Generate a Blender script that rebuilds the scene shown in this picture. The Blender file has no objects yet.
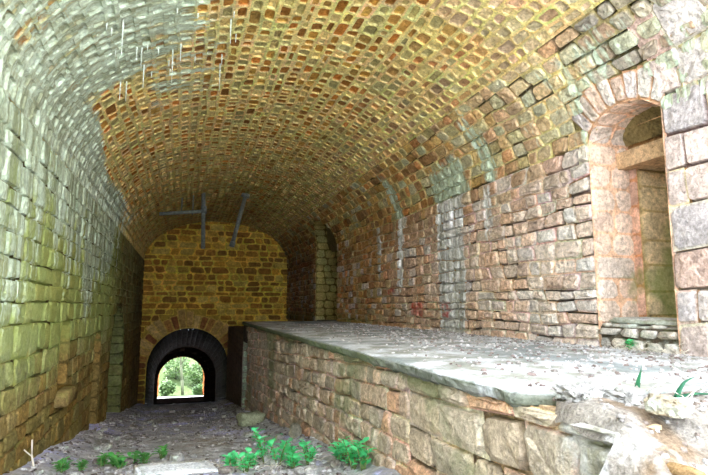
import bpy, math, random
from mathutils import Vector, Matrix, noise
from mathutils.geometry import tessellate_polygon

random.seed(7)
S = 0.6                      # metres per layout unit
XL, XR, D = -3.5, 9.9, 52.5  # side walls, far wall
CX, A, B, ZS = 3.2, 6.7, 3.9, 4.2   # vault: half-ellipse above the springing line
scene = bpy.context.scene
COL = scene.collection
R = random.uniform

# ------------------------------------------------------------------ helpers
def lin(r, g, b):
    f = lambda c: (c/255/12.92) if c/255 <= .04045 else ((c/255+.055)/1.055)**2.4
    return (f(r), f(g), f(b))

def mixc(a, b, t):
    t = max(0., min(1., t))
    return tuple(x+(y-x)*t for x, y in zip(a, b))

def sm(a, b, x):
    if a == b: return float(x > a)
    t = max(0., min(1., (x-a)/(b-a)))
    return t*t*(3-2*t)

def band(x, c, w, soft):
    return 1-sm(w, w+soft, abs(x-c))

def nz(x, y, z):
    return noise.noise(Vector((x, y, z)))

def ground(y):
    return -2.05-.13*y

class MB:
    """Collects faces of ONE mesh; coordinates are layout units."""
    def __init__(self, origin=(0, 0, 0)):
        self.v, self.f, self.c, self.m, self.o = [], [], [], [], origin
    def add(self, p, c=(.5, .5, .5), m=(0, 0, 0, 0)):
        self.v.append(((p[0]-self.o[0])*S, (p[1]-self.o[1])*S, (p[2]-self.o[2])*S))
        self.c.append((c[0], c[1], c[2], 1)); self.m.append(m)
        return len(self.v)-1
    def face(self, *i):
        self.f.append(i)
    def build(self, name, mat, parent=None, smooth=True, loc=None, kind=None):
        me = bpy.data.meshes.new(name)
        me.from_pydata(self.v, [], self.f)
        a = me.color_attributes.new('Col', 'FLOAT_COLOR', 'POINT')
        a.data.foreach_set('color', [x for c in self.c for x in c])
        a = me.color_attributes.new('Mask', 'FLOAT_COLOR', 'POINT')
        a.data.foreach_set('color', [x for c in self.m for x in c])
        if smooth: me.polygons.foreach_set('use_smooth', [True]*len(me.polygons))
        me.materials.append(mat)
        me.update()
        o = bpy.data.objects.new(name, me)
        COL.objects.link(o)
        if parent: o.parent = parent
        elif loc is None: o.location = tuple(c*S for c in self.o)
        if loc is not None: o.location = tuple(c*S for c in loc)
        if kind: o['kind'] = kind
        return o

def tag(o, label, cat, group=None):
    o['label'] = label; o['category'] = cat
    if group: o['group'] = group
    return o

def thing(name, label, cat, loc=(0, 0, 0), rotz=0, group=None):
    o = bpy.data.objects.new(name, None); COL.objects.link(o)
    o.empty_display_size = .1
    o.location = tuple(c*S for c in loc); o.rotation_euler = (0, 0, rotz)
    return tag(o, label, cat, group)

# ------------------------------------------------------------------ materials
def nodes(name):
    m = bpy.data.materials.new(name); m.use_nodes = True
    nt = m.node_tree; nt.nodes.clear()
    return m, nt, nt.nodes, nt.links

def N(nt, kind, **kw):
    n = nt.nodes.new(kind)
    for k, v in kw.items():
        if k in n.inputs.keys(): n.inputs[k].default_value = v
        else: setattr(n, k, v)
    return n

def rock_material(name, tint=(1, 1, 1), bump=.5, bscale=1., streak=(5, 7, .6), var=.32, rough=.95,
                  lime=lin(190, 196, 178), moss=lin(120, 140, 60)):
    m, nt, nd, lk = nodes(name)
    out = N(nt, 'ShaderNodeOutputMaterial'); bs = N(nt, 'ShaderNodeBsdfPrincipled')
    bs.inputs['Roughness'].default_value = rough
    if 'Specular IOR Level' in bs.inputs: bs.inputs['Specular IOR Level'].default_value = .04
    lk.new(bs.outputs[0], out.inputs[0])
    tc = N(nt, 'ShaderNodeTexCoord'); ob = tc.outputs['Object']
    col = N(nt, 'ShaderNodeAttribute', attribute_name='Col'); msk = N(nt, 'ShaderNodeAttribute', attribute_name='Mask')
    sep = N(nt, 'ShaderNodeSeparateColor'); lk.new(msk.outputs['Color'], sep.inputs[0])
    def noi(scale, detail=5, rg=.6, vec=None):
        n = N(nt, 'ShaderNodeTexNoise'); n.inputs['Scale'].default_value = scale
        n.inputs['Detail'].default_value = detail; n.inputs['Roughness'].default_value = rg
        lk.new(vec or ob, n.inputs['Vector']); return n.outputs['Fac']
    def rng(x, a, b, c, d):
        n = N(nt, 'ShaderNodeMapRange'); lk.new(x, n.inputs[0])
        for i, v in enumerate((a, b, c, d)): n.inputs[i+1].default_value = v
        return n.outputs[0]
    def math_(op, x, y):
        n = N(nt, 'ShaderNodeMath', operation=op)
        for i, v in enumerate((x, y)):
            if isinstance(v, (int, float)): n.inputs[i].default_value = v
            else: lk.new(v, n.inputs[i])
        return n.outputs[0]
    def mix(fac, a, b, blend='MIX'):
        n = N(nt, 'ShaderNodeMix', data_type='RGBA', blend_type=blend)
        if isinstance(fac, (int, float)): n.inputs[0].default_value = fac
        else: lk.new(fac, n.inputs[0])
        for i, v in ((6, a), (7, b)):
            if isinstance(v, tuple): n.inputs[i].default_value = (*v, 1)
            else: lk.new(v, n.inputs[i])
        return n.outputs[2]
    n1 = noi(2.2, 6); n2 = noi(14*bscale, 6, .7); n3 = noi(45*bscale, 4, .7)
    v = math_('MULTIPLY', rng(n1, .3, .7, 1-var*.8, 1+var*.8), rng(n2, .36, .64, 1-var*1., 1+var*.85))
    v = math_('MULTIPLY', v, rng(n3, .34, .66, 1-var*.55, 1+var*.5))
    pit = rng(noi(11*bscale, 4, .6), .30, .42, .6, 1.)
    v = math_('MULTIPLY', v, pit)
    cmb = N(nt, 'ShaderNodeCombineColor')
    for i in range(3): lk.new(v, cmb.inputs[i])
    c = mix(1., col.outputs['Color'], cmb.outputs[0], 'MULTIPLY')
    if tint != (1, 1, 1): c = mix(1., c, tint, 'MULTIPLY')
    mp = N(nt, 'ShaderNodeMapping'); mp.inputs['Scale'].default_value = streak; lk.new(ob, mp.inputs[0])
    ns = noi(1., 5, .65, mp.outputs[0])
    def rng2(x):
        k = N(nt, 'ShaderNodeCombineColor'); r = rng(x, .36, .64, .75, 1.15)
        for i in range(3): lk.new(r, k.inputs[i])
        return k.outputs[0]
    # moss, then lime drips, then darkening, then red paint
    f = rng(math_('ADD', math_('MULTIPLY', sep.outputs[1], 1.3), math_('SUBTRACT', noi(5., 5), .85)), 0, .5, 0, .92)
    c = mix(f, c, mix(.35, moss, c))
    lc = mix(rng(ns, .4, .62, 0, 1), mixc(lime, lin(112, 108, 76), .68), mixc(lime, (1, 1, 1), .15))
    lc = mix(1., lc, rng2(n2), 'MULTIPLY')
    f = rng(math_('ADD', math_('MULTIPLY', sep.outputs[0], 1.15), math_('SUBTRACT', math_('MULTIPLY', ns, 1.6), 1.25)), 0, .3, 0, .95)
    c = mix(f, c, lc)
    f = rng(math_('ADD', sep.outputs[2], math_('SUBTRACT', noi(4., 4), .5)), .1, .9, 0, 1)
    c = mix(f, c, mix(.82, c, (.016, .014, .015)))
    f = rng(math_('ADD', msk.outputs['Alpha'], math_('SUBTRACT', noi(7., 4), .95)), 0, .35, 0, .8)
    c = mix(f, c, lin(190, 50, 50))
    lk.new(c, bs.inputs['Base Color'])
    h = math_('ADD', math_('MULTIPLY', n2, .6), math_('MULTIPLY', n3, .25)); h = math_('ADD', h, noi(5*bscale, 3))
    bp = N(nt, 'ShaderNodeBump'); bp.inputs['Strength'].default_value = bump; bp.inputs['Distance'].default_value = .1
    lk.new(h, bp.inputs['Height']); lk.new(bp.outputs[0], bs.inputs['Normal'])
    return m

def plain(name, col, rough=.8, var=.25, scale=8., metal=0., bump=.2, emit=None):
    m, nt, nd, lk = nodes(name)
    out = N(nt, 'ShaderNodeOutputMaterial'); bs = N(nt, 'ShaderNodeBsdfPrincipled')
    bs.inputs['Roughness'].default_value = rough; bs.inputs['Metallic'].default_value = metal
    lk.new(bs.outputs[0], out.inputs[0])
    tc = N(nt, 'ShaderNodeTexCoord'); n = N(nt, 'ShaderNodeTexNoise', Scale=scale, Detail=5.)
    lk.new(tc.outputs['Object'], n.inputs['Vector'])
    rp = N(nt, 'ShaderNodeValToRGB')
    rp.color_ramp.elements[0].position = .3; rp.color_ramp.elements[1].position = .7
    rp.color_ramp.elements[0].color = (*[c*(1-var) for c in col], 1); rp.color_ramp.elements[1].color = (*[min(1, c*(1+var)) for c in col], 1)
    lk.new(n.outputs['Fac'], rp.inputs[0]); lk.new(rp.outputs[0], bs.inputs['Base Color'])
    if bump:
        bp = N(nt, 'ShaderNodeBump', Strength=bump, Distance=.02); lk.new(n.outputs['Fac'], bp.inputs['Height']); lk.new(bp.outputs[0], bs.inputs['Normal'])
    return m

M_VAULT = rock_material('vault_masonry', tint=(1.2, 1.32, 1.2), bump=.6, streak=(1.2, 8, 1.2), lime=lin(196, 212, 182))
M_WALL = rock_material('wall_masonry', tint=(1., 1.02, 1.06), bump=.7, streak=(6, 6, .45), lime=lin(246, 242, 240))
M_LEFT = rock_material('left_wall_masonry', tint=(.84, .83, .86), bump=.6, streak=(6, 6, .4), lime=lin(196, 212, 178), moss=lin(160, 172, 92))
M_FAR = rock_material('far_wall_masonry', tint=(1.5, 1.6, 1.6), bump=.5, bscale=.6)
M_FRONT = rock_material('platform_masonry', tint=(1.4, 1.42, 1.55), bump=.8, bscale=1.2, moss=lin(120, 132, 88), streak=(3, 3, 1.6), lime=lin(205, 200, 194))
M_SLAB = rock_material('concrete', tint=(.58, .61, .67), bump=.35, bscale=1.5, var=.18, streak=(2, 2, 2), lime=lin(186, 188, 192), moss=lin(120, 135, 85))
M_DIRT = rock_material('dirt', tint=(1.28, 1.29, 1.42), bump=.9, bscale=1.6, var=.35, streak=(2.5, 2.5, 2.5), lime=lin(215, 210, 214))
M_MOUND = rock_material('rubble_earth', bump=.9, bscale=1.6, streak=(2.5, 2.5, 2.5), lime=lin(206, 202, 200))
M_LOOSE = rock_material('loose_stone', bump=.7, bscale=2., var=.3, streak=(3, 3, 3))
M_TUNNEL = rock_material('tunnel_masonry', bump=.6)

# ------------------------------------------------------------------ masonry cells
def cell(mb, surf, quad, stone, mortar, depth, gap, mask, rnd=.35, dj=0.):
    """quad: four (s, t) corners; surf(s, t, d) -> point; a stone bedded in its own piece of mortar."""
    def uv(u, v):
        a, b, c, d = quad
        s = ((1-u)*(1-v)*a[0]+(1+u)*(1-v)*b[0]+(1+u)*(1+v)*c[0]+(1-u)*(1+v)*d[0])/4
        t = ((1-u)*(1-v)*a[1]+(1+u)*(1-v)*b[1]+(1+u)*(1+v)*c[1]+(1-u)*(1+v)*d[1])/4
        return s, t
    w = max(.05, (math.dist(quad[0], quad[1])+math.dist(quad[3], quad[2]))/2)
    h = max(.05, (math.dist(quad[0], quad[3])+math.dist(quad[1], quad[2]))/2)
    gu, gv = max(.3, 1-gap*(.8 if depth < 0 else 1)/w), max(.3, 1-gap*(1.45 if depth < 0 else 1)/h)
    def put(s, t, d, c):
        p = surf(s, t, d)
        return mb.add(p, c, mask(*p))
    co = [put(*uv(u, v), -dj, mortar) for u, v in ((-1, -1), (1, -1), (1, 1), (-1, 1))]
    k = min(w, h)*rnd
    ku, kv = k/w*2, k/h*2
    oct_ = [(-1+ku*R(.3, 1), -1), (1-ku*R(.3, 1), -1), (1, -1+kv*R(.3, 1)), (1, 1-kv*R(.3, 1)),
            (1-ku*R(.3, 1), 1), (-1+ku*R(.3, 1), 1), (-1, 1-kv*R(.3, 1)), (-1, -1+kv*R(.3, 1))]
    oct_ = [(u*gu*R(.96, 1.02), v*gv*R(.96, 1.02)) for u, v in oct_]
    ring = [put(*uv(u, v), -dj, mortar) for u, v in oct_]
    q = .9
    top = [put(*uv(u*q, v*q), depth*R(.6, 1.2), stone) for u, v in oct_]
    ce = put(*uv(R(-.3, .3), R(-.3, .3)), depth*R(.7, 1.35), stone)
    km = [R(.88, 1.1) for _ in oct_]
    mid = [put(*uv(u*.52+R(-.1, .1), v*.52+R(-.1, .1)), depth*R(.75, 1.45), tuple(c*km[n_] for c in stone)) for n_, (u, v) in enumerate(oct_)]
    for i in range(4):
        j = (i+1) % 4
        mb.face(co[i], co[j], ring[2*i+1], ring[2*i])
        mb.face(co[j], ring[(2*i+2) % 8], ring[2*i+1])
    for i in range(8):
        j = (i+1) % 8
        mb.face(ring[i], ring[j], top[j], top[i])
        mb.face(top[i], top[j], mid[j], mid[i]); mb.face(mid[i], mid[j], ce)

def courses(mb, surf, s0, s1, t0, t1, rh, ln, look, mask, depth=.05, gap=.05, holes=(), wav=.05, tclip=None, rnd=.35, seed=0, jit=.12, openj=0.):
    """Fill s0..s1 x t0..t1 with rows of irregular stones. look(s, t) -> (stone, mortar). holes: f(tlo, thi) -> (smin, smax) or None."""
    rows, t = [], t0
    while t < t1-.4*rh[0]:
        n = t+R(*rh)
        if t1-n < .6*rh[0]: n = t1
        rows.append((t, n)); t = n
    for k, (ta, tb) in enumerate(rows):
        wa = 0 if k == 0 else wav; wb = 0 if k == len(rows)-1 else wav
        fa = lambda s, k=k, wa=wa, ta=ta: ta+wa*nz(s*.7, k*3.1+seed, 1.7)*2
        fb = lambda s, k=k, wb=wb, tb=tb: tb+wb*nz(s*.7, (k+1)*3.1+seed, 1.7)*2
        spans = [(s0, s1)]
        for h in holes:
            e = h(ta, tb)
            if not e: continue
            ns = []
            for a, b in spans:
                if e[1] <= a or e[0] >= b: ns.append((a, b)); continue
                if e[0] > a: ns.append((a, e[0]))
                if e[1] < b: ns.append((e[1], b))
            spans = ns
        for a, b in spans:
            s, prev = a, 0.
            while s < b-1e-4:
                e = s+R(*ln)*(1.3 if random.random() < .12 else 1)
                if b-e < .6*ln[0]: e = b
                j = 0 if e == b else R(-jit, jit)*(e-s)
                q = [(s-prev, fa(s)), (e-j, fa(e)), (e+j, fb(e)), (s+prev, fb(s))]
                if tclip: q = [(x, min(y, tclip(x))) for x, y in q]
                if not (tclip and max(q[2][1]-q[1][1], q[3][1]-q[0][1]) < .03):
                    st, mo = look((s+e)/2, (ta+tb)/2); dj = 0.
                    if random.random() < openj: kk = R(.12, .4); mo = tuple(c*kk for c in mo); dj = .07
                    cell(mb, surf, q, st, mo, depth*R(.5, 1.4), gap*R(.5, 1.7), mask, rnd, dj)
                s, prev = e, j

def backing(mb, pts, holes, d3, col):
    """flat mortar bed behind the stones; pts, holes: (s, t) outlines; d3 maps to 3D."""
    polys = [[Vector((x, y, 0)) for x, y in p] for p in [pts]+list(holes)]
    flat = [p for poly in polys for p in poly]
    idx = [mb.add(d3(p.x, p.y), col) for p in flat]
    for tri in tessellate_polygon(polys): mb.face(*[idx[i] for i in tri])

def arch(s0, s1, t0, spring, rise, n=14, top_only=False):
    """outline of an opening: jambs s0, s1 from t0 up to spring, then a segmental or half-round head."""
    hw, c = (s1-s0)/2, (s0+s1)/2
    if rise >= hw*.999:
        head = [(c+hw*math.cos(a), spring+rise*math.sin(a)) for a in [math.pi*i/n for i in range(n+1)]]
    else:
        r = (hw*hw+rise*rise)/(2*rise); a0 = math.asin(hw/r)
        head = [(c+r*math.sin(a0*(1-2*i/n)), spring+rise-r+r*math.cos(a0*(1-2*i/n))) for i in range(n+1)]
    return head if top_only else [(s1, t0)]+head+[(s0, t0)]

def arch_hole(s0, s1, t0, spring, rise, grow=0.):
    """extent function of the same opening, its head grown by a voussoir ring."""
    hw, c = (s1-s0)/2, (s0+s1)/2
    def f(ta, tb):
        if tb <= t0+1e-4 or ta >= spring+rise+grow-.02: return None
        if ta < spring+.05: return (s0, s1)
        t = min(ta+(tb-ta)*.35, spring+rise+grow-.01)
        if rise >= hw*.999:
            x = ((hw+grow)**2-((t-spring)*hw/rise)**2)
        else:
            r = (hw*hw+rise*rise)/(2*rise); x = ((r+grow)**2-(t-spring-rise+r)**2)
        if x <= 0: return None
        x = math.sqrt(x)
        return (c-x, c+x)
    return f

def voussoirs(mb, surf, s0, s1, spring, rise, width, n, look, mask, depth=.05, gap=.05, start=0., jitter=.15):
    hw, c = (s1-s0)/2, (s0+s1)/2
    if rise >= hw*.999: r, a0, zc = hw, math.pi/2-start, spring
    else:
        r = (hw*hw+rise*rise)/(2*rise); a0 = math.asin(hw/r); zc = spring+rise-r
    P = lambda a, rr: (c+rr*math.sin(a), zc+rr*math.cos(a))
    for i in range(n):
        a, b = a0-2*a0*i/n, a0-2*a0*(i+1)/n
        w = width*R(1-jitter, 1+jitter)
        st, mo = look(c, spring)
        cell(mb, surf, [P(a, r), P(a, r+w), P(b, r+w), P(b, r)], st, mo, depth, gap, mask, .25)

def pick(pal):
    c = random.choice(pal); k = R(.84, 1.14)
    return tuple(x*k for x in c)

# ------------------------------------------------------------------ ceiling: the barrel vault
_arc = [(i*math.pi/400, 0.) for i in range(401)]
_len = [0.]
for i in range(1, 401):
    p = lambda a: (A*math.cos(a), B*math.sin(a))
    _len.append(_len[-1]+math.dist(p(_arc[i][0]), p(_arc[i-1][0])))
ARC = _len[-1]
def arc_angle(t):
    t = max(0, min(ARC, t)); lo, hi = 0, 400
    while hi-lo > 1:
        m = (lo+hi)//2
        if _len[m] <= t: lo = m
        else: hi = m
    k = (t-_len[lo])/(_len[hi]-_len[lo])
    return (lo+k)*math.pi/400
def vault(s, t, d):
    a = arc_angle(t); n = Vector((-math.cos(a)/A, 0, -math.sin(a)/B)).normalized()
    return (CX+A*math.cos(a)+n.x*d, s, ZS+B*math.sin(a)+n.z*d)
def wall_x(z, side=1):
    """X of the right (side 1) or left wall surface at height z, following the vault above the springing."""
    if z <= ZS: return XR if side > 0 else XL
    return CX+side*A*math.sqrt(max(0, 1-((z-ZS)/B)**2))

OCH = [mixc(c, lin(150, 116, 66), .3) for c in [lin(190, 140, 70), lin(176, 118, 50), lin(160, 92, 34), lin(184, 128, 66), lin(150, 110, 60), lin(168, 150, 100), lin(140, 78, 30), lin(120, 66, 30), lin(150, 138, 98), lin(192, 106, 44)]]
PINK = [mixc(c, lin(220, 208, 196), .55) for c in [lin(214, 168, 128), lin(206, 150, 104), lin(220, 184, 150), lin(202, 182, 162), lin(196, 136, 84), lin(190, 178, 160), lin(212, 150, 92), lin(208, 176, 146)]]
GREY = [lin(206, 184, 170), lin(212, 196, 186), lin(196, 176, 164), lin(208, 176, 158), lin(190, 178, 172)]
MORT = lin(208, 178, 122)

def vault_mask(x, y, z):
    q = (z-ZS)/B                       # 0 at springing, 1 at crown
    lime = 0.
    n = nz(x*.25, y*.15, z*.3)
    if x < CX:
        lime = (1-sm(.26, .5, q+.2*n))*(1-sm(26, 40, y+4*n))*.95
        lime = max(lime, (1-sm(14.2, 17.5, y+2.5*n))*(1-sm(.7, 1.04, q+.2*n))*sm(9.6, 11.5, y+q*2)*(.8+.3*nz(y*.9, x*.6, 2)))
        lime = max(lime, band(y, 17.5, 1.5, 3)*band(q, .84, .06, .12)*(.5+.3*nz(y*1.1, x*.6, 2)))
    else:
        lime = (1-sm(.02, .5, q+.15*n))*band(y, 18.3, 1.0, .9)*1.0
        lime = max(lime, (1-sm(.35, .68, q+.2*n))*(1-sm(10, 15, y+2*n))*(.55+.5*nz(y*.8, z*.8, 5)))
        lime = max(lime, (1-sm(.3, .8, q))*max(band(y, 23.5, .3, .3), band(y, 15.4, .25, .4)*.8)*.8)
    green = .25*sm(.5, 0, q)*(1-sm(10, 30, y)) if x < CX else 0
    far_dark = .22*sm(36, 52, y)+(.3*sm(38, 43, y)*sm(.75, .1, q) if x > CX else 0)  # darker at the far end, plus painted shade above the far right wall
    return (lime, green, far_dark, 0)

def vault_look(s, t):
    q = t/ARC; mo_ = MORT
    st = pick(OCH)
    if q < .36: st = mixc(st, pick(PINK), .5*(1-q/.36))
    if random.random() < .1: st = mixc(st, lin(166, 146, 104), .7)
    if random.random() < .12: st = mixc(st, mo_, .75)
    if s < 12 and q < .35: st = mixc(st, pick(GREY), .35)
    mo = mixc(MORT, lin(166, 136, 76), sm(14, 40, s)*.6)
    return st, tuple(c*R(.85, 1.1) for c in mo)

# openings in the right side: tall doorway far down the platform, splayed window near the camera
DOOR = dict(s0=34.4, s1=40.4, t0=-1.3, spring=3.4, rise=2.75)
WIN = dict(s0=8.62, s1=10.85, t0=-1.0, spring=4.42, rise=.4)

def arc_hole(o, grow=0.):
    f = arch_hole(o['s0'], o['s1'], o['t0'], o['spring'], o['rise'], grow)
    def g(ta, tb):
        if tb > ARC*.4: return None
        za, zb = ZS+B*math.sin(arc_angle(ta)), ZS+B*math.sin(arc_angle(tb))
        return f(za, zb)
    return g

Y0 = -5.0
mb = MB()
HA = ARC*.17
def haunch_look(s, t):
    st = mixc(pick(PINK), pick(OCH), .5+.4*sm(9, 20, s))
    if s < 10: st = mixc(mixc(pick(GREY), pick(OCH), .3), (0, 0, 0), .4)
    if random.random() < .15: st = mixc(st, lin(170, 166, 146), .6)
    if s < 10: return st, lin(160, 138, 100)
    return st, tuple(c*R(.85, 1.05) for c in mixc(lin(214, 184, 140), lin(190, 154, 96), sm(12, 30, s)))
VY = 4.5  # vault cut short out of view so sky light reaches floor and slab
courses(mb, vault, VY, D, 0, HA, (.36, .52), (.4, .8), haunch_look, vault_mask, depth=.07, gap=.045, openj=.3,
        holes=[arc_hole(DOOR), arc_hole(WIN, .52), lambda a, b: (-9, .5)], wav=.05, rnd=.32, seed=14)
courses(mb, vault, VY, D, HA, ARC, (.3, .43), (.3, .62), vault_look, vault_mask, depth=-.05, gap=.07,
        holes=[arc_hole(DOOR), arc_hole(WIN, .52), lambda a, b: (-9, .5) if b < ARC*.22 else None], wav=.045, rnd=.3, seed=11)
# mortar bed behind, with the openings left free
ns, nt_ = 234, 60
ids = {}
for i in range(ns+1):
    for j in range(nt_+1):
        ids[i, j] = mb.add(vault(VY+(D-VY)*i/ns, ARC*j/nt_, -.12), MORT, (0, 0, .4, 0))
dh, wh = arc_hole(DOOR), arc_hole(WIN)
for i in range(ns):
    for j in range(nt_):
        y = VY+(D-VY)*(i+.5)/ns
        e1 = dh(ARC*j/nt_, ARC*(j+1)/nt_); e2 = wh(ARC*j/nt_, ARC*(j+1)/nt_)
        if j < nt_*.2 and y < .5: continue
        if (e1 and e1[0] < y < e1[1]) or (e2 and e2[0]-.1 < y < e2[1]+.1): continue
        mb.face(ids[i, j], ids[i+1, j], ids[i+1, j+1], ids[i, j+1])
ids = {}  # added outer skin, unseen, stops light leaking in around the openings
for i in range(41):
    for j in range(31):
        ids[i, j] = mb.add(vault(5+(D-5)*i/40, ARC*j/30, -.8 if j else -1.2), lin(120, 100, 70))
for i in range(40):
    for j in range(30): mb.face(ids[i, j], ids[i+1, j], ids[i+1, j+1], ids[i, j+1])
ceiling = mb.build('ceiling', M_VAULT, smooth=False, kind='structure')

# ------------------------------------------------------------------ right wall
def right(s, t, d): return (wall_x(t)-d, s, t)
def right_mask(x, y, z):
    n = nz(y*.4, z*.4, 3)
    lime = band(y+.12*n, 18.4, .75, .5)*1.15
    lime = max(lime, .85*band(y, 23.4, .15, .35)*sm(-.2, 1.5, z), .8*band(y, 26.3, .1, .4)*sm(.5, 2, z), .7*band(y, 15.6, .12, .3)*sm(1.6, 3, z))
    red = band(z, -.15, .2, .4)*max(band(y, 21.6, .5, .7), band(y, 18.9, .2, .3))*.68
    red = max(red, .7*band(z, .75, .1, .25)*band(y, 24.6, .4, .5))
    green = .5*sm(.2, -1, z)*sm(20, 32, y)+.3*sm(1.5, 4.2, z)*sm(12, 20, y)
    far_dark = .45*sm(39.6, 42.5, y)  # painted shade on the stretch past the doorway, where light only grazes
    return (lime, green, far_dark, red)
ORANGE = [mixc(c, lin(214, 182, 150), .4) for c in [lin(206, 140, 74), lin(198, 124, 58), lin(186, 132, 80), lin(190, 150, 96)]]
def right_look(s, t):
    st = pick(PINK)
    if s < 8.6: st = pick(GREY)
    elif s > 14: st = mixc(st, pick(ORANGE), .35+.4*sm(14, 22, s)*random.random())
    if s > 20: st = mixc(st, tuple(c*1.3 for c in pick(OCH)), sm(20, 28, s)*.75)
    if t > 2: st = mixc(st, pick(OCH), sm(2, 4.4, t)*.6*sm(9, 13, s))
    if random.random() < .12: st = mixc(st, lin(206, 198, 188), .6)
    mo = mixc(lin(226, 200, 176), lin(204, 172, 124), sm(14, 30, s))
    return st, tuple(c*R(.8, 1.05) for c in mo)
mb = MB()
WX0 = .5  # wall stops short out of view, opened to let sky light in
courses(mb, right, WIN['s0'], D, -1.3, ZS, (.32, .5), (.38, .9), right_look, right_mask, depth=.075, gap=.045, openj=.3,
        holes=[arch_hole(**DOOR), arch_hole(**WIN, grow=0)], wav=.06, seed=3, rnd=.27)
courses(mb, right, WX0, WIN['s0'], -1.3, 6.2, (.55, .95), (.6, 1.3), right_look, right_mask, depth=.06, gap=.03, openj=.35, wav=.05, seed=5, jit=.04, rnd=.14)
voussoirs(mb, right, WIN['s0'], WIN['s1'], WIN['spring'], WIN['rise'], .68, 8,
          lambda s, t: (pick(PINK+GREY), lin(214, 168, 128)), right_mask, .07, .05)
d_out = arch(**DOOR); d_out = [(s, min(t, ZS)) for s, t in d_out]
w_out = arch(WIN['s0'], WIN['s1'], -1.0, ZS-.02, .02, 4)
backing(mb, [(WX0, -12), (D+.3, -12), (D+.3, ZS), (WX0, ZS)], [d_out[::1], w_out], lambda s, t: (XR+.08, s, t), lin(200, 150, 105))
wall_right = mb.build('wall_right', M_WALL, smooth=False, kind='structure')

# doorway reveal (deep stone jambs) and the dark passage behind
def reveal(mb, o, depth_x, look, mask, side=1, rh=(.5, .7), ln=(.55, .95), xs=None):
    out = arch(o['s0'], o['s1'], o['t0'], o['spring'], o['rise'], 22)
    cum = [0.]
    for a, b in zip(out, out[1:]): cum.append(cum[-1]+math.dist(a, b))
    def surf(s, t, d):
        t = max(0, min(cum[-1]-1e-5, t)); i = max(k for k in range(len(cum)-1) if cum[k] <= t)
        k = (t-cum[i])/(cum[i+1]-cum[i]); a, b = Vector(out[i]), Vector(out[i+1]); p = a+(b-a)*k
        tn = (b-a).normalized(); nrm = Vector((-tn.y, tn.x))
        x = (xs or wall_x(p.y, side) if side > 0 else XL)
        return (x+side*(s-.04), p.x+nrm.x*d, p.y+nrm.y*d)
    courses(mb, surf, 0, depth_x, 0, cum[-1], rh, ln, look, mask, depth=.02, gap=.03, wav=.02, seed=side*9)
mb = MB()
reveal(mb, DOOR, 2.6, lambda s, t: (mixc(pick(OCH), lin(196, 184, 116), .6), lin(110, 90, 45)), lambda x, y, z: (0, .3, 0, 0))
def slab_box(mb, x0, x1, y0, y1, z0, z1, c, m=(0, 0, 0, 0), skip=''):
    v = [mb.add((x, y, z), c, m) for z in (z0, z1) for y in (y0, y1) for x in (x0, x1)]
    for k, q in dict(b=(0, 2, 3, 1), t=(4, 5, 7, 6), s=(0, 1, 5, 4), n=(2, 6, 7, 3), w=(0, 4, 6, 2), e=(1, 3, 7, 5)).items():
        if k not in skip: mb.face(*[v[i] for i in q])
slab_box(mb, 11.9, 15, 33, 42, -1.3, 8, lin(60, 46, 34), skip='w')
slab_box(mb, 9.95, 15, 33, 42, -1.5, -1.06, lin(120, 110, 90))
door_right = mb.build('door_1', M_WALL, smooth=False, kind='structure')

# window on the right: splayed jambs, stone frame with rebate
mb = MB()
wl = lambda s, t: (mixc(pick(PINK), lin(224, 190, 160), .4), lin(222, 176, 140))
def win_mask(x, y, z):
    return (0, .75*sm(11.3, 12.2, x)*sm(3.5, .5, z)+.45*sm(11.7, 12.4, x)+.5*band(z, .55, .25, .5)*sm(10.6, 11, x), 0, 0)
reveal(mb, WIN, 1.3, wl, win_mask, rh=(.5, .62), ln=(.5, .8))
ol = lambda s, t: (mixc(pick(PINK), lin(222, 192, 140), .75), lin(190, 160, 110))
FY = 10.58                                        # far side of the inner frame
def fr_front(s, t, d): return (11.14-d, s, t)     # frame face towards the hall
def fr_far(s, t, d): return (s, FY-d, t)          # far jamb of the frame
courses(mb, fr_front, FY, 10.95, -1, 3.75, (.55, .8), (.4, .5), lambda s, t: (mixc(pick(PINK), lin(200, 130, 96), .6), lin(200, 140, 100)), win_mask, depth=.02, gap=.03, wav=.0)
courses(mb, fr_front, 8.55, 8.9, -1, 3.75, (.55, .8), (.4, .5), ol, win_mask, depth=.02, gap=.03, wav=.0)
courses(mb, fr_far, 11.12, 13.0, -1, 3.5, (.55, .8), (1., 1.9), ol, win_mask, depth=.02, gap=.03, wav=.0)
def fr_near(s, t, d): return (s, 8.9+d, t)
courses(mb, fr_near, 11.12, 13.0, -1, 3.5, (.55, .8), (1., 1.9), ol, win_mask, depth=.02, gap=.03, wav=.0)
slab_box(mb, 10.75, 13.0, 8.4, 11.1, 3.55, 3.98, lin(206, 170, 130), win_mask(11, 10, 3))   # lintel block
slab_box(mb, 11.16, 13.0, 8.3, 11.2, 3.98, 5.2, lin(150, 110, 70))                          # wall above it
slab_box(mb, 11.16, 13.0, 10.62, 11.2, -1.2, 3.6, lin(190, 160, 120))
slab_box(mb, 11.16, 13.0, 8.3, 8.86, -1.2, 3.6, lin(190, 160, 120))
slab_box(mb, 12.95, 13.5, 8.3, 11.2, -1.2, 5.2, lin(176, 150, 104), win_mask(12, 10, 1))
window = mb.build('window_1', M_WALL, smooth=False, kind='structure')

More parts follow.
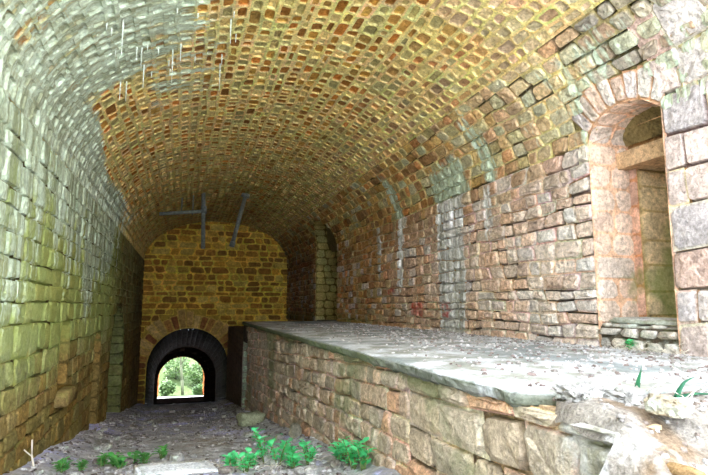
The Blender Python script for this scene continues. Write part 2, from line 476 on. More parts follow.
# ------------------------------------------------------------------ left wall with its slots and doorway
SLOT = dict(s0=18.25, s1=19.75, t0=-2.55, spring=-.6, rise=.3)
NICHE = dict(s0=25.0, s1=27.2, t0=-6.2, spring=-1.75, rise=.75)
LDOOR = dict(s0=30.6, s1=37.6, t0=-8, spring=-2.6, rise=2.6)
def left(s, t, d): return (XL+d, s, t)
GRN = [mixc(c, lin(180, 174, 124), .25) for c in [lin(150, 152, 96), lin(138, 146, 92), lin(166, 166, 112), lin(132, 124, 66), lin(150, 128, 64), lin(160, 160, 100), lin(128, 136, 84)]]
PALE = [lin(168, 190, 150), lin(178, 196, 160), lin(160, 180, 140), lin(186, 198, 168)]
BRN = [mixc(c, lin(180, 150, 90), .3) for c in [lin(150, 114, 50), lin(132, 100, 44), lin(120, 92, 44), lin(146, 130, 66), lin(112, 104, 56)]]
def left_look(s, t):
    st = pick(GRN)
    if s < 18: st = mixc(st, pick(PALE), sm(18, 11, s)*.8*sm(-3.5, .5, t))
    st = mixc(st, pick(BRN), .9*sm(-.4, -3.2, t+.7*nz(s*.3, t*.3, 5)))
    if random.random() < .1: st = mixc(st, lin(156, 126, 72), .5)
    if s > 30: st = mixc(st, lin(120, 96, 52), .5)
    mo = mixc(lin(176, 170, 110), lin(150, 120, 60), sm(-1, -4, t))
    return st, tuple(c*R(.7, 1) for c in mo)
def left_mask(x, y, z):
    n = nz(y*.3, z*.25, 8)
    lime = sm(-.6, 3.4, z+1.6*n)*(1-sm(24, 38, y))*(.78+.75*nz(y*1.1, z*.12, 3))*1.05
    lime = max(lime, .85*band(y+.3*n, 22.5, .5, 1.2)*sm(-2, 1, z), .6*band(y, 12, 1.5, 2)*sm(-2, 1, z))
    green = .62*(1-sm(24, 40, y))*sm(-3.4, .2, z+n)+.15  # algae, with the green light of outdoor plants put into the colour
    far_dark = .5*sm(40, 46, y)  # darker towards the far end
    return (lime, green, far_dark, 0)
mb = MB()
courses(mb, left, Y0, D, -8.9, ZS, (.36, .72), (.45, 1.25), left_look, left_mask, depth=.05, gap=.025, openj=.4,
        holes=[arch_hole(**SLOT), arch_hole(**NICHE), arch_hole(**LDOOR)], wav=.05, seed=21)
backing(mb, [(Y0, -10), (D+.3, -10), (D+.3, ZS), (Y0, ZS)], [arch(**SLOT), arch(**NICHE), arch(**{**LDOOR, 't0': -9})],
        lambda s, t: (XL-.08, s, t), lin(120, 108, 60))
jl = lambda s, t: (mixc(pick(BRN), lin(170, 140, 80), .5), lin(110, 92, 50))
for o, dp in ((SLOT, .32), (NICHE, .5)):
    reveal(mb, o, dp, jl, left_mask, side=-1, rh=(.5, .8), ln=(.9, 1.))
    courses(mb, lambda s, t, d, dp=dp: (XL-dp+d, s, t), o['s0']-.1, o['s1']+.1, o['t0'], o['spring']+o['rise']+.1, (.55, .9), (.7, 1.4), jl, left_mask, depth=.03, gap=.03)
slab_box(mb, XL-.7, XL-.02, SLOT['s0']-.2, SLOT['s1']+.2, SLOT['t0']-.3, SLOT['t0']+.02, lin(150, 120, 60))
wall_left = mb.build('wall_left', M_LEFT, smooth=False, kind='structure')

mb = MB()
reveal(mb, LDOOR, 2.6, lambda s, t: (mixc(pick(GRN), lin(120, 120, 84), .6), lin(60, 60, 40)), lambda x, y, z: (.1, .4, .15, 0), side=-1, rh=(.5, .7), ln=(.8, 1.4))
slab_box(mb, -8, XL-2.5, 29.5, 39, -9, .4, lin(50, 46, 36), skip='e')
door_left = mb.build('door_2', M_LEFT, kind='structure')

mb = MB()  # unseen shell added outside the walls to block light leaks
ec = lin(120, 100, 70)
slab_box(mb, XR+1.2, 16, 3.2, D+.5, -12, 4.6, ec, skip='w')
slab_box(mb, -9, XL-.9, Y0, D+.5, -12, 4.6, ec, skip='e')
mb.build('light_seal_shell', M_WALL, smooth=False, kind='structure')

# ------------------------------------------------------------------ far wall and the tunnel through it
TUN = dict(s0=-2.85, s1=4.35, t0=-9.4, spring=-5.65, rise=3.6)
def far(s, t, d): return (s, D-d, t)
FARP = [mixc(c, lin(160, 130, 62), .3) for c in [lin(168, 112, 40), lin(142, 88, 30), lin(176, 128, 56), lin(118, 66, 24), lin(92, 48, 20), lin(156, 118, 52), lin(172, 140, 70), lin(128, 70, 28), lin(88, 46, 22)]]
def far_look(s, t): return pick(FARP), tuple(c*R(.85, 1.1) for c in lin(190, 156, 66))
far_mask = lambda x, y, z: (0, .15*sm(2, 6, z), .5*sm(-3, -8, z), 0)
mb = MB()
courses(mb, far, XL-.2, XR+.2, -9.4, ZS+B+.1, (.42, .68), (.6, 1.5), far_look, far_mask, depth=.04, gap=.09,
        holes=[arch_hole(**TUN, grow=1.6)], wav=.05, seed=31)
voussoirs(mb, far, TUN['s0'], TUN['s1'], TUN['spring'], TUN['rise'], 1.55, 21,
          lambda s, t: (pick([lin(146, 100, 56), lin(116, 72, 44), lin(172, 138, 84), lin(156, 120, 70), lin(130, 84, 50)]), lin(170, 136, 70)), far_mask, .06, .1, jitter=.2)
backing(mb, [(XL-.4, -12), (XR+.4, -12), (XR+.4, ZS+B+.3), (XL-.4, ZS+B+.3)], [arch(**{**TUN, 't0': -11.5})], lambda s, t: (s, D+.06, t), lin(150, 120, 52))
wall_far = mb.build('wall_far', M_FAR, smooth=False, kind='structure')

TE = 70.                               # tunnel end
def tz(y): return -.17*(y-D)           # the tunnel dips with the incline
tun_out = arch(**TUN, n=24)
tc_ = [0.]
for a, b in zip(tun_out, tun_out[1:]): tc_.append(tc_[-1]+math.dist(a, b))
def tunnel(s, t, d):
    t = max(0, min(tc_[-1]-1e-5, t)); i = max(k for k in range(len(tc_)-1) if tc_[k] <= t)
    k = (t-tc_[i])/(tc_[i+1]-tc_[i]); a, b = Vector(tun_out[i]), Vector(tun_out[i+1]); p = a+(b-a)*k
    tn = (b-a).normalized()
    return (p.x-tn.y*d, s, p.y+tn.x*d+tz(s))
DARK_STONE = [mixc(mixc(c, lin(84, 60, 40), .5), (0, 0, 0), .84) for c in [lin(70, 56, 46), lin(58, 48, 42), lin(84, 68, 54), lin(62, 48, 38), lin(48, 42, 40)]]  # near-black stone palette of the tunnel, mixed into the platform end
dark_look = lambda s, t: (pick(DARK_STONE), lin(30, 24, 19))
no_mask = lambda x, y, z: (0, 0, 0, 0)
mb = MB()
courses(mb, tunnel, D-.05, TE+.2, 0, tc_[-1], (.4, .55), (.5, .9), dark_look, no_mask, depth=.05, gap=.06, wav=.03, seed=41)
OPEN = dict(s0=-2.45, s1=3.0, t0=-11.1, spring=-8.9, rise=2.7)
backing(mb, [(-3.6, -14), (5, -14), (5, -3), (-3.6, -3)], [arch(**{**OPEN, 't0': -11.05})], lambda s, t: (s, TE, t), lin(58, 46, 40))
courses(mb, lambda s, t, d: (s, TE-d-.02, t), -3.5, 4.9, -12.5, -4, (.4, .6), (.5, 1.), dark_look, no_mask, depth=.04, gap=.06, holes=[arch_hole(**OPEN, grow=.6)], seed=43)
BR = lambda s, t: (pick([lin(196, 110, 50), lin(180, 92, 40), lin(206, 130, 66)]), lin(190, 140, 90))
voussoirs(mb, lambda s, t, d: (s, TE-d-.02, t), OPEN['s0'], OPEN['s1'], OPEN['spring'], OPEN['rise'], .62, 23, dark_look, no_mask, .05, .05)
oo = arch(**OPEN, n=20)
oc = [0.]
for a, b in zip(oo, oo[1:]): oc.append(oc[-1]+math.dist(a, b))
def open_rev(s, t, d):
    t = max(0, min(oc[-1]-1e-5, t)); i = max(k for k in range(len(oc)-1) if oc[k] <= t)
    k = (t-oc[i])/(oc[i+1]-oc[i]); a, b = Vector(oo[i]), Vector(oo[i+1]); p = a+(b-a)*k; tn = (b-a).normalized()
    return (p.x-tn.y*d, s, p.y+tn.x*d)
courses(mb, open_rev, TE, TE+3.4, 0, oc[-1], (.35, .5), (.6, 1.1), BR, no_mask, depth=.03, gap=.04)
tunnel_o = mb.build('wall_tunnel', M_TUNNEL, kind='structure')

# ------------------------------------------------------------------ floor: the sloping track bed
def floor_z(x, y):
    z = ground(y) if y < D else ground(D)-.17*(y-D)
    n = .10*nz(x*.5, y*.35, 2)+.05*nz(x*1.6, y*1.3, 7)+.02*nz(x*4, y*4, 9)
    if y < D:
        z += .28*sm(-2.2, -3.4, x+.3*nz(y*.5, 1, 1))          # rubble bank against the left wall
        z += .22*sm(3.0, 3.9, x+.25*nz(y*.5, 4, 1))           # and against the platform
    return z+n
def grid(mb, xs, ys, zf, cf, mf):
    ids = [[mb.add((x, y, zf(x, y)), cf(x, y), mf(x, y)) for x in xs] for y in ys]
    for j in range(len(ys)-1):
        for i in range(len(xs)-1):
            mb.face(ids[j][i], ids[j][i+1], ids[j+1][i+1], ids[j+1][i])
def lins(a, b, n): return [a+(b-a)*i/n for i in range(n+1)]
def floor_col(x, y):
    n = nz(x*.5, y*.25, 4)
    c = mixc(lin(190, 188, 216), lin(214, 210, 234), .5+n)
    c = mixc(c, lin(120, 102, 92), sm(.2, .5, nz(x*.35, y*.22, 12))*.7)
    c = mixc(c, lin(66, 52, 40), band(x, -2.0, .7, .6)*band(y, 22.5, 1.6, 2.5)*.85)
    c = mixc(c, lin(150, 134, 104), band(x, .9, .9, .8)*band(y, 18.5, 1.5, 2)*.8)
    return c
mb = MB()
ys = lins(-5.5, 30, 180)+lins(30.4, D, 60)[0:]+lins(D+.5, TE+1, 30)
grid(mb, [-8.4, -6, -4.6]+lins(-3.9, 5.2, 60), ys, floor_z, floor_col, lambda x, y: (.7+.45*nz(x*.4, y*.3, 6), 0, .5*sm(46, 54, y), 0))
floor = mb.build('floor', M_DIRT, kind='structure')

# outdoors: an unseen pale yard added to bounce light, and the slope beyond the tunnel
mb = MB()
def out_z(x, y):
    return ground(TE)-.95-.105*(y-TE)+.2*nz(x*.2, y*.2, 3)+sm(96, 130, y)*12*(.7+.3*nz(x*.06, 0, 2))+.1*nz(x, y, 1)
grid(mb, lins(-40, 45, 60), lins(TE+.9, 135, 50), out_z, lambda x, y: mixc((.5, .48, .44), (.06, .085, .03), sm(88, 95, y)), lambda x, y: (0, 0, 0, 0))
mb.build('floor_outside', M_DIRT, kind='structure')
mb = MB()
grid(mb, lins(-45, 55, 40), lins(-60, -5, 30), lambda x, y: -1.6+.2*nz(x*.2, y*.2, 5)-.1, lambda x, y: mixc(lin(220, 222, 218), lin(208, 212, 202), .5+nz(x*.1, y*.1, 1)), lambda x, y: (0, 0, 0, 0))
mb.build('bounce_yard', M_DIRT, kind='structure')

# ------------------------------------------------------------------ the raised loading platform
plat = thing('loading_platform', 'long raised stone loading platform with broken concrete top slab along the right wall', 'platform', (6.5, 20, -1))
def prt(mbx, name, mat, par, label=None, smooth=True):
    o = mbx.build(name, mat, None, smooth)
    o.parent = par; o.matrix_parent_inverse = Matrix.Identity(4)
    o.location = (0, 0, 0) if par.parent else -Vector(par.location)
    if label: o['label'] = label
    return o
PF = 3.95
def front(s, t, d): return (PF-d+.03*nz(s*.6, t*.6, 3), s, t-.055*(s-10))
def front_mask(x, y, z):
    n = nz(y*.35, z*.5, 9)
    return (.85*sm(5.8, 4.0, y+.8*n)*sm(-3.5, -1.3, z)+.15, .62*sm(-.1, .45, n)+.35*sm(-1.6, -1.1, z), .0, .3*band(z, -1.9, .5, .6)*band(y, 24, 4, 4))
FRT = [mixc(c, lin(190, 174, 152), .5) for c in [lin(150, 128, 92), lin(140, 120, 88), lin(158, 134, 98), lin(150, 116, 78), lin(132, 118, 90), lin(164, 128, 90), lin(144, 130, 100), lin(128, 108, 78)]]
def front_look(s, t):
    st = pick(FRT)
    if random.random() < .12: st = mixc(st, lin(190, 136, 96), .5)
    return st, tuple(c*R(.8, 1.05) for c in mixc(lin(220, 196, 172), lin(196, 170, 140), R(0, 1)))
mb = MB()
fclip = lambda s: -1.16+.055*(s-10)+.03*nz(s*1.3, 2, 2)
FNICHE = dict(s0=35.2, s1=36.4, t0=-9, spring=-1.2, rise=.45)
courses(mb, front, 4.05, 9.0, -4.4, -.2, (.5, .75), (.6, 1.3), front_look, front_mask, depth=.09, gap=.03, wav=.07, openj=.45, tclip=fclip, seed=51)
courses(mb, front, 9.0, 33.6, -6.4, 1.2, (.36, .5), (.4, .9), front_look, front_mask, depth=.075, gap=.045, openj=.2, wav=.05, tclip=fclip, seed=52)
slab_box(mb, PF+.06, PF+.5, 4.15, 33.62, -9, -1.14, lin(180, 150, 115))
prt(mb, 'retaining_wall', M_FRONT, plat, smooth=False)
# far platform wall, shade painted into its stone, with a small arched recess
mb = MB()
def top2(y): return -1.32-.036*(y-36)
c2 = lambda s: top2(s)
dk = lambda s, t: (mixc(pick(DARK_STONE), lin(120, 98, 80), .75), lin(96, 80, 68))
def front2(s, t, d): return (PF+.02+.02*(s-36)-d, s, t)
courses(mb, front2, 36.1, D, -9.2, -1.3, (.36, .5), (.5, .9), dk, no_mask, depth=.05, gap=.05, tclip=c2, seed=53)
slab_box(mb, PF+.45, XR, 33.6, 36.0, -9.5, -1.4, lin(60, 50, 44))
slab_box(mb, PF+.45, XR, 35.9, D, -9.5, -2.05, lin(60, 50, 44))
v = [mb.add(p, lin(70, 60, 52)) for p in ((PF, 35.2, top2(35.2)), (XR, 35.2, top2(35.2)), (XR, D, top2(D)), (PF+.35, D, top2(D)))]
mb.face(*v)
courses(mb, lambda s, t, d: (s, 36.1-d, t), PF-.03, PF+.5, -7.2, -2.3, (.36, .5), (.5, .6), lambda s, t: (pick([lin(176, 190, 160), lin(160, 168, 140)]), lin(150, 140, 120)), no_mask, depth=.02, gap=.04)
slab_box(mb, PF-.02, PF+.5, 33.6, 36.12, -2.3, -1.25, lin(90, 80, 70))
prt(mb, 'end_wall', M_FRONT, plat, 'end of the platform wall with shade painted into its stone')
# concrete slab with a ragged, overhanging edge
def edge_x(y):
    e = 3.74+.05*nz(y*.35, 5, 1)+.035*nz(y*2.1, 5, 4)
    e += .2*max(0, nz(y*.9, 8, 2)-.2)*sm(24, 12, y)+.03*nz(y*6.5, 2, 2)*sm(20, 9, y)
    e += .5*sm(5.7, 5.1, y)
    return e
def slab_t(x, y): return -1.0+.012*nz(x*.8, y*.8, 2)+.015*sm(7, 5, y)*nz(x*3, y*3, 5)
def slab_col(x, y):
    c = mixc(lin(160, 164, 154), lin(180, 182, 176), .5+nz(x*.3, y*.2, 3))
    return mixc(c, lin(150, 152, 128), sm(26, 35, y)*.4)
def slab_mask(x, y, z):
    n = nz(x*.5, y*.3, 5)
    l = .62+.45*n+.25*sm(10, 5, y)+.3*sm(7.5, 9.5, x+n)
    return (l, .0, 0, 0)
mb = MB()
ys = lins(5.15, 16, 110)+lins(16.25, 35.3, 76)
fr = [0, .012, .03, .07, .13, .2, .28, .37, .46, .55, .64, .73, .82, .91, 1]
rows = []
for y in ys:
    e = edge_x(y); r = []
    r.append(mb.add((e+.5, y, -1.16), lin(120, 124, 96), (0, .4, 0, 0)))
    for k, (dx, dz) in enumerate(((.1+.1*abs(nz(y*3.3, 3, 7)), -.21+.07*nz(y*2.5, 3, 3)), (.02+.06*nz(y*3.5, 1, 1), -.15), (.0+.05*nz(y*4, 2, 6), -.07), (.0, -.03))):
        r.append(mb.add((e+dx, y, -1+dz), mixc(lin(128, 130, 108), lin(160, 158, 142), .5+nz(y, k, 2)), (.35*sm(14, 6, y), .5*sm(7, 12, y), 0, 0)))
    for t in fr[1:]:
        x = e+(XR+.05-e)*t
        r.append(mb.add((x, y, slab_t(x, y)), slab_col(x, y), slab_mask(x, y, 0)))
    rows.append(r)
for a, b in zip(rows, rows[1:]):
    for i in range(len(a)-1): mb.face(a[i], b[i], b[i+1], a[i+1])
for r in (rows[0], rows[-1]):
    mb.face(*r)
prt(mb, 'concrete_slab', M_SLAB, plat, smooth=False)
# earth and rubble core where the slab is broken away
def core_z(x, y):
    z = -1.045+.05*nz(x*1.1, y*1.1, 3)+.035*nz(x*3.3, y*3.3, 6)
    k = max(0, 4.25+.3*nz(x*1.2, 3, 1)-y)
    z -= .62*k+.16*k*nz(x*1.5, y*1.5, 8)+.1*min(k, 1)*nz(x*4, y*4, 2)
    z -= 1.3*max(0, PF+.06-x+.1*nz(y*2, 1, 1))
    z -= .25*sm(4.9, 6.2, y)*sm(6.5, 4.5, x)
    return z
cc = lambda x, y: mixc(mixc(lin(138, 128, 116), lin(164, 156, 146), .5+nz(x, y, 2)), lin(128, 104, 78), sm(.0, .35, nz(x*1.7, y*1.7, 22))*.8)
cm = lambda x, y: (.34+.6*nz(x*1.2, y*1.2, 4), 0, 0, 0)
mb = MB()
ids = [[(lambda x: mb.add((x, y, core_z(x, y)), cc(x, y), cm(x, y)))((PF-.11+.4*sm(4.9, 5.4, y))+(XR+.1-PF)*k/90) for k in range(91)] for y in lins(4.1, 7.6, 50)]
for a, b in zip(ids, ids[1:]):
    for i in range(90): mb.face(a[i], a[i+1], b[i+1], b[i])
grid(mb, lins(2.4, XR+.1, 110), lins(-1, 4.12, 90), core_z, cc, cm)
prt(mb, 'rubble_core', M_MOUND, plat, 'pale earth and rubble core at the broken near end')

# ------------------------------------------------------------------ loose stones
import bmesh
def rock_mesh(sx, sy, sz, seed, sub=3, rough=.22, col=lin(170, 164, 150), lime=.3, flat=.0):
    bm = bmesh.new(); bmesh.ops.create_icosphere(bm, subdivisions=sub, radius=1)
    mb = MB(); rr = random.Random(seed); o = Vector((rr.random()*50, rr.random()*50, rr.random()*50))
    for v in bm.verts:
        p = v.co.copy()
        q = Vector([math.copysign(abs(c)**.62, c) for c in p]); q = q/max(1e-6, max(abs(c) for c in q))*.5+p*.5
        k = 1+rough*noise.noise(p*1.1+o)+rough*.55*noise.noise(p*2.6+o)+rough*.3*noise.noise(p*6+o)+rough*.22*noise.noise(p*13+o)
        q *= k
        if q.z < -.55: q.z = -.55
        mb.add((q.x*sx, q.y*sy, q.z*sz), mixc(col, tuple(c*.6 for c in col), .5+noise.noise(p*2+o)), (lime+.4*noise.noise(p*1.5+o), 0, 0, 0))
    for f in bm.faces: mb.face(*[v.index for v in f.verts])
    bm.free()
    return mb
def rock(name, label, cat, pos, size, seed, rot=(0, 0, 0), group=None, col=lin(170, 164, 150), lime=.3, sub=3, rough=.22, mat=None):
    mb = rock_mesh(*size, seed, sub, rough, col, lime)
    o = mb.build(name, mat or M_LOOSE, None, smooth=sub == 3, loc=pos)
    o.rotation_euler = rot
    return tag(o, label, cat, group)
WH = lin(176, 172, 166)
rock('concrete_chunk', 'jagged white lump of broken concrete on the ragged slab corner', 'rubble', (4.3, 5.08, -.99), (.24, .17, .1), 3, (0, .05, .3), col=WH, lime=.3, sub=4, rough=.6)
rock('concrete_chunk', 'rough pale concrete lump behind the jagged white one at the slab corner', 'rubble', (4.62, 5.2, -1.0), (.22, .15, .09), 5, (0, 0, .9), col=WH, lime=.3, sub=4, rough=.6)
rock('concrete_chunk', 'flat crumbling concrete piece between the slab corner and the lone white rock', 'rubble', (4.72, 4.86, -1.02), (.17, .13, .08), 15, (0, 0, 1.9), col=WH, lime=.3, sub=4, rough=.6)
rock('broken_rock', 'large tan-sided white rock lying alone on the earth at the near end of the platform', 'rock', (4.6, 4.2, -1.0), (.22, .17, .12), 8, (.1, .12, .5), col=lin(176, 162, 138), lime=.45, sub=4, rough=.35)
rock('embedded_stone', 'brown stone half buried in the pale rubble below the lone white rock', 'rock', (4.1, 3.6, -1.42), (.1, .16, .08), 12, (.2, .5, .4), col=lin(164, 132, 92), lime=.1, sub=3)
rock('boulder', 'greenish grey boulder on the track bed beside the platform wall', 'rock', (3.05, 24.0, floor_z(3.05, 24)+.2), (.58, .42, .36), 21, (0, .05, .2), col=lin(186, 190, 156), lime=.1, rough=.3)
rock('wedge_stone', 'pointed pale stone leaning against the foot of the platform wall', 'rock', (3.6, 17.4, floor_z(3.6, 17.4)+.17), (.18, .16, .26), 23, (.3, .2, .2), col=lin(170, 164, 146), lime=.1)
# squared block in the foreground
def block(name, label, pos, dim, rot, seed):
    mb = MB(); nx, ny, nzz = 10, 6, 4
    bm = bmesh.new(); bmesh.ops.create_cube(bm, size=2); bmesh.ops.bevel(bm, geom=bm.edges[:], offset=.1, segments=2, affect='EDGES')
    bmesh.ops.subdivide_edges(bm, edges=bm.edges[:], cuts=3, use_grid_fill=True)
    o = Vector((seed, seed*2, 0))
    bm.verts.ensure_lookup_table(); bm.verts.index_update()
    for v in bm.verts:
        p = v.co*(1+.05*noise.noise(v.co*1.5+o)+.03*noise.noise(v.co*4+o))
        mb.add((p.x*dim[0], p.y*dim[1], p.z*dim[2]), lin(252, 252, 255), (.1, 0, 0, 0))
    for f in bm.faces: mb.face(*[v.index for v in f.verts])
    bm.free()
    o = mb.build(name, M_LOOSE, None, loc=pos); o.rotation_euler = rot
    return tag(o, label, 'stone block')
block('stone_block', 'flat squared white stone block at the bottom edge among weeds', (.0, 13.6, floor_z(0, 13.6)-.09), (.85, .55, .16), (0, .05, .15), 4)

# stones scattered over the track bed: each its own object
spots = []
rr = random.Random(5)
protos = [rock_mesh(.1, .08, .06, 100+i, 2, .3, random.choice([lin(180, 176, 170), lin(150, 140, 132), lin(200, 196, 192)]), .4) for i in range(6)]
pm = []
for i, p in enumerate(protos):
    o = p.build('fallen_stone', M_LOOSE, None, smooth=False, loc=(0, 0, 0)); pm.append(o)
wide = [('grey', 'near the left wall'), ('pale', 'in the middle of the track bed'), ('small', 'by the platform wall')]
cnt = 0
for k in range(90):
    y = 11.5+rr.random()**1.6*28
    side = rr.random()
    x = -3.1+rr.random()*1.3 if side < .4 else (2.4+rr.random()*1.35 if side < .75 else -1.5+rr.random()*4)
    src = pm[k % 6]
    o = src if k < 6 else src.copy()
    if k >= 6: COL.objects.link(o)
    sc = .6+rr.random()*1.3
    o.location = (x*S, y*S, (floor_z(x, y)+.04*sc)*S); o.scale = (sc, sc, sc); o.rotation_euler = (0, 0, rr.random()*6)
    where = 'left' if side < .4 else ('right' if side < .75 else 'mid')
    lab = {'left': 'small angular stone lying in the rubble along the foot of the left wall',
           'right': 'small angular stone lying on the track bed along the foot of the platform wall',
           'mid': 'small angular stone lying on the open middle of the track bed'}[where]
    grp = {'left': 'fallen stones along the left wall', 'right': 'fallen stones along the platform wall', 'mid': 'fallen stones in the middle of the track bed'}[where]
    tag(o, lab, 'stone', grp)

# gravel and lime flakes nobody could count
def flakes(name, n, place, size, cols, label, seed, mat=M_LOOSE):
    rr = random.Random(seed); mb = MB()
    for _ in range(n):
        x, y, z = place(rr); s = size*(.4+rr.random()); c = rr.choice(cols); a = rr.random()*6.3
        pts = []
        for i in range(5):
            t = a+i*1.2566; k = s*(.6+.6*rr.random())
            pts.append((x+math.cos(t)*k, y+math.sin(t)*k))
        lo = [mb.add((p[0], p[1], z-.01), tuple(q*.7 for q in c)) for p in pts]
        hi = [mb.add((x+(p[0]-x)*.7, y+(p[1]-y)*.7, z+s*.45*(.4+rr.random())), c) for p in pts]
        for i in range(5): mb.face(lo[i], lo[(i+1) % 5], hi[(i+1) % 5], hi[i])
        mb.face(*hi)
    o = mb.build(name, mat, None, smooth=False); o['kind'] = 'stuff'
    return tag(o, label, 'gravel')
def on_floor(rr):
    y = 11+rr.random()**1.5*36; k = rr.random()
    x = -3.3+rr.random()**1.5*2.5 if k < .4 else (3.8-rr.random()**1.5*2.2 if k < .75 else -2+rr.random()*5)
    return x, y, floor_z(x, y)
flakes('gravel', 2600, on_floor, .06, [lin(190, 184, 184), lin(150, 140, 140), lin(110, 100, 96), lin(214, 210, 210)], 'scattered gravel and stone chips over the track bed', 3)
def on_slab(rr):
    y = 5.5+rr.random()**1.4*24; x = XR-.1-rr.random()**2.2*(4.0 if y > 9 else 5)
    if rr.random() < .25: x = 4.2+rr.random()*5.4
    return x, y, slab_t(x, y)+.005
flakes('gravel', 2400, on_slab, .045, [lin(196, 192, 190), lin(206, 202, 200), lin(150, 142, 136), lin(140, 124, 118), lin(180, 174, 170)], 'pale lime flakes and grit strewn over the concrete platform top', 8)
def on_core(rr):
    x, y = 4.0+rr.random()*5.6, 2.8+rr.random()*2.6
    return x, y, core_z(x, y)+.005
flakes('gravel', 700, on_core, .035, [lin(190, 186, 182), lin(170, 162, 156), lin(140, 126, 116)], 'loose grit on the earth at the broken platform end', 9)

# ------------------------------------------------------------------ low stone infill at the foot of the window
inf = thing('stone_infill', 'low rough stone wall blocking the foot of the right window', 'low wall', (10.1, 9.7, -1))
IP = [mixc(c, lin(235, 226, 215), .45) for c in [lin(190, 182, 172), lin(176, 168, 158), lin(200, 190, 178), lin(186, 164, 140), lin(170, 160, 146)]]
mb = MB()
il = lambda s, t: (pick(IP), lin(104, 92, 78))
im = lambda x, y, z: (.3, .35*sm(10.4, 9.6, y)*.8, 0, 0)
courses(mb, lambda s, t, d: (9.93-d+.03*nz(s*2, t*2, 1), s, t), 8.6, 10.88, -1.06, -.5, (.22, .34), (.28, .6), il, im, depth=.09, gap=.05, wav=.05, rnd=.4)
courses(mb, lambda s, t, d: (s, 10.87+d*0, t), 9.9, 10.6, -1.06, -.5, (.3, .4), (.3, .5), il, im, depth=.02, gap=.04)
slab_box(mb, 9.98, 11.2, 8.5, 10.9, -1.1, -.53, lin(120, 110, 96))
prt(mb, 'rubble_face', M_LOOSE, inf)
mb = MB()
n = 16
for i in range(n):
    pass
courses(mb, lambda s, t, d: (s, t, -.5+d), 9.9, 11.1, 8.62, 10.86, (.35, .6), (.4, .7), il, lambda *a: (.5, 0, 0, 0), depth=.05, gap=.04)
prt(mb, 'ledge', M_LOOSE, inf)
mb = rock_mesh(.3, 1.08, .1, 61, 4, .16, lin(206, 200, 194), .6)
o = mb.build('cap_stone', M_LOOSE, None, loc=(10.32, 9.72, -.36)); o.parent = inf; o.location = Vector(o.location)-Vector(inf.location)
o['label'] = 'long flat capping stone'

# ------------------------------------------------------------------ ledge stone under the left slot
def ledge_stone():
    mb = MB()
    bm = bmesh.new(); bmesh.ops.create_cube(bm, size=2); bmesh.ops.bevel(bm, geom=bm.edges[:], offset=.12, segments=2, affect='EDGES')
    bmesh.ops.subdivide_edges(bm, edges=bm.edges[:], cuts=2, use_grid_fill=True); bm.verts.index_update()
    for v in bm.verts:
        p = v.co*(1+.06*noise.noise(v.co*1.7))
        mb.add((p.x*.25, p.y*.95, p.z*.22), lin(150, 126, 78), (0, .3, 0, 0))
    for f in bm.faces: mb.face(*[v.index for v in f.verts])
    bm.free()
    o = mb.build('ledge_stone', M_LEFT, None, loc=(XL+.1, 19.0, -2.78))
    return tag(o, 'brown stone ledge jutting from the left wall under the tall slot', 'ledge stone')
ledge_stone()

# ------------------------------------------------------------------ iron pipes hanging from the vault near the far end
M_IRON = plain('rusty_iron', lin(122, 124, 116), .7, .4, 12, .3)
def tube(mb, a, b, r, n=10, c=(.5, .5, .5)):
    a, b = Vector(a), Vector(b); d = (b-a).normalized()
    u = d.orthogonal().normalized(); w = d.cross(u)
    ra = [mb.add(a+(u*math.cos(t)+w*math.sin(t))*r, c) for t in [6.2832*i/n for i in range(n)]]
    rb = [mb.add(b+(u*math.cos(t)+w*math.sin(t))*r, c) for t in [6.2832*i/n for i in range(n)]]
    for i in range(n): mb.face(ra[i], ra[(i+1) % n], rb[(i+1) % n], rb[i])
    mb.face(*ra[::-1]); mb.face(*rb)
hp = thing('hanging_pipe', 'grey iron pipe hanging from the vault with a long side arm', 'pipe', (1.2, 38.5, 7.9))
mb = MB(); tube(mb, (1.14, 38.5, 8.0), (1.25, 38.5, 4.0), .14); dp_ = prt(mb, 'drop_pipe', M_IRON, hp)
mb = MB(); tube(mb, (-1.75, 38.5, 6.3), (1.25, 38.5, 6.66), .13); sa_ = prt(mb, 'side_arm', M_IRON, hp)
mb = MB(); tube(mb, (1.2, 38.5, 6.62), (1.2, 38.5, 7.0), .2); tube(mb, (1.02, 38.5, 6.65), (1.4, 38.5, 6.65), .19); prt(mb, 'pipe_joint', M_IRON, dp_)
for x in (-.3, .45):
    mb = MB(); tube(mb, (x, 38.5, 6.35), (x+.02, 38.5, ZS+B*math.sqrt(1-((x-CX)/A)**2)), .05); prt(mb, 'hanger_rod', M_IRON, sa_)
hp2 = thing('hanging_pipe', 'bare grey iron pipe slanting down from the vault, without an arm', 'pipe', (3.9, 38.5, 8.0))
mb = MB(); tube(mb, (4.1, 38.5, 8.05), (3.22, 38.5, 4.25), .15); sp_ = prt(mb, 'slanted_pipe', M_IRON, hp2)
mb = MB(); tube(mb, (3.3, 38.5, 4.55), (3.2, 38.5, 4.2), .19); prt(mb, 'pipe_end_collar', M_IRON, sp_)
mb = MB(); tube(mb, (4.12, 38.5, 8.1), (4.05, 38.5, 7.85), .3); prt(mb, 'ceiling_flange', M_IRON, hp2)

# calcite straws under the near left of the vault
M_CALC = plain('calcite', lin(214, 220, 206), .6, .1, 20)
rr = random.Random(77)
for k in range(26):
    y = 13+rr.random()*4.2; aa = math.radians(106+rr.random()*36)
    p = (CX+A*math.cos(aa), y, ZS+B*math.sin(aa)); L = .2+rr.random()**2*.75
    mb = MB(); z = p[2]+.05; r = .022
    for seg in range(4):
        tube(mb, (p[0], p[1], z-L*seg/4), (p[0]+.004, p[1], z-L*(seg+1)/4), r*(1-.2*seg), 6)
    o = mb.build('calcite_straw', M_CALC, ceiling); o.location = (0, 0, 0)

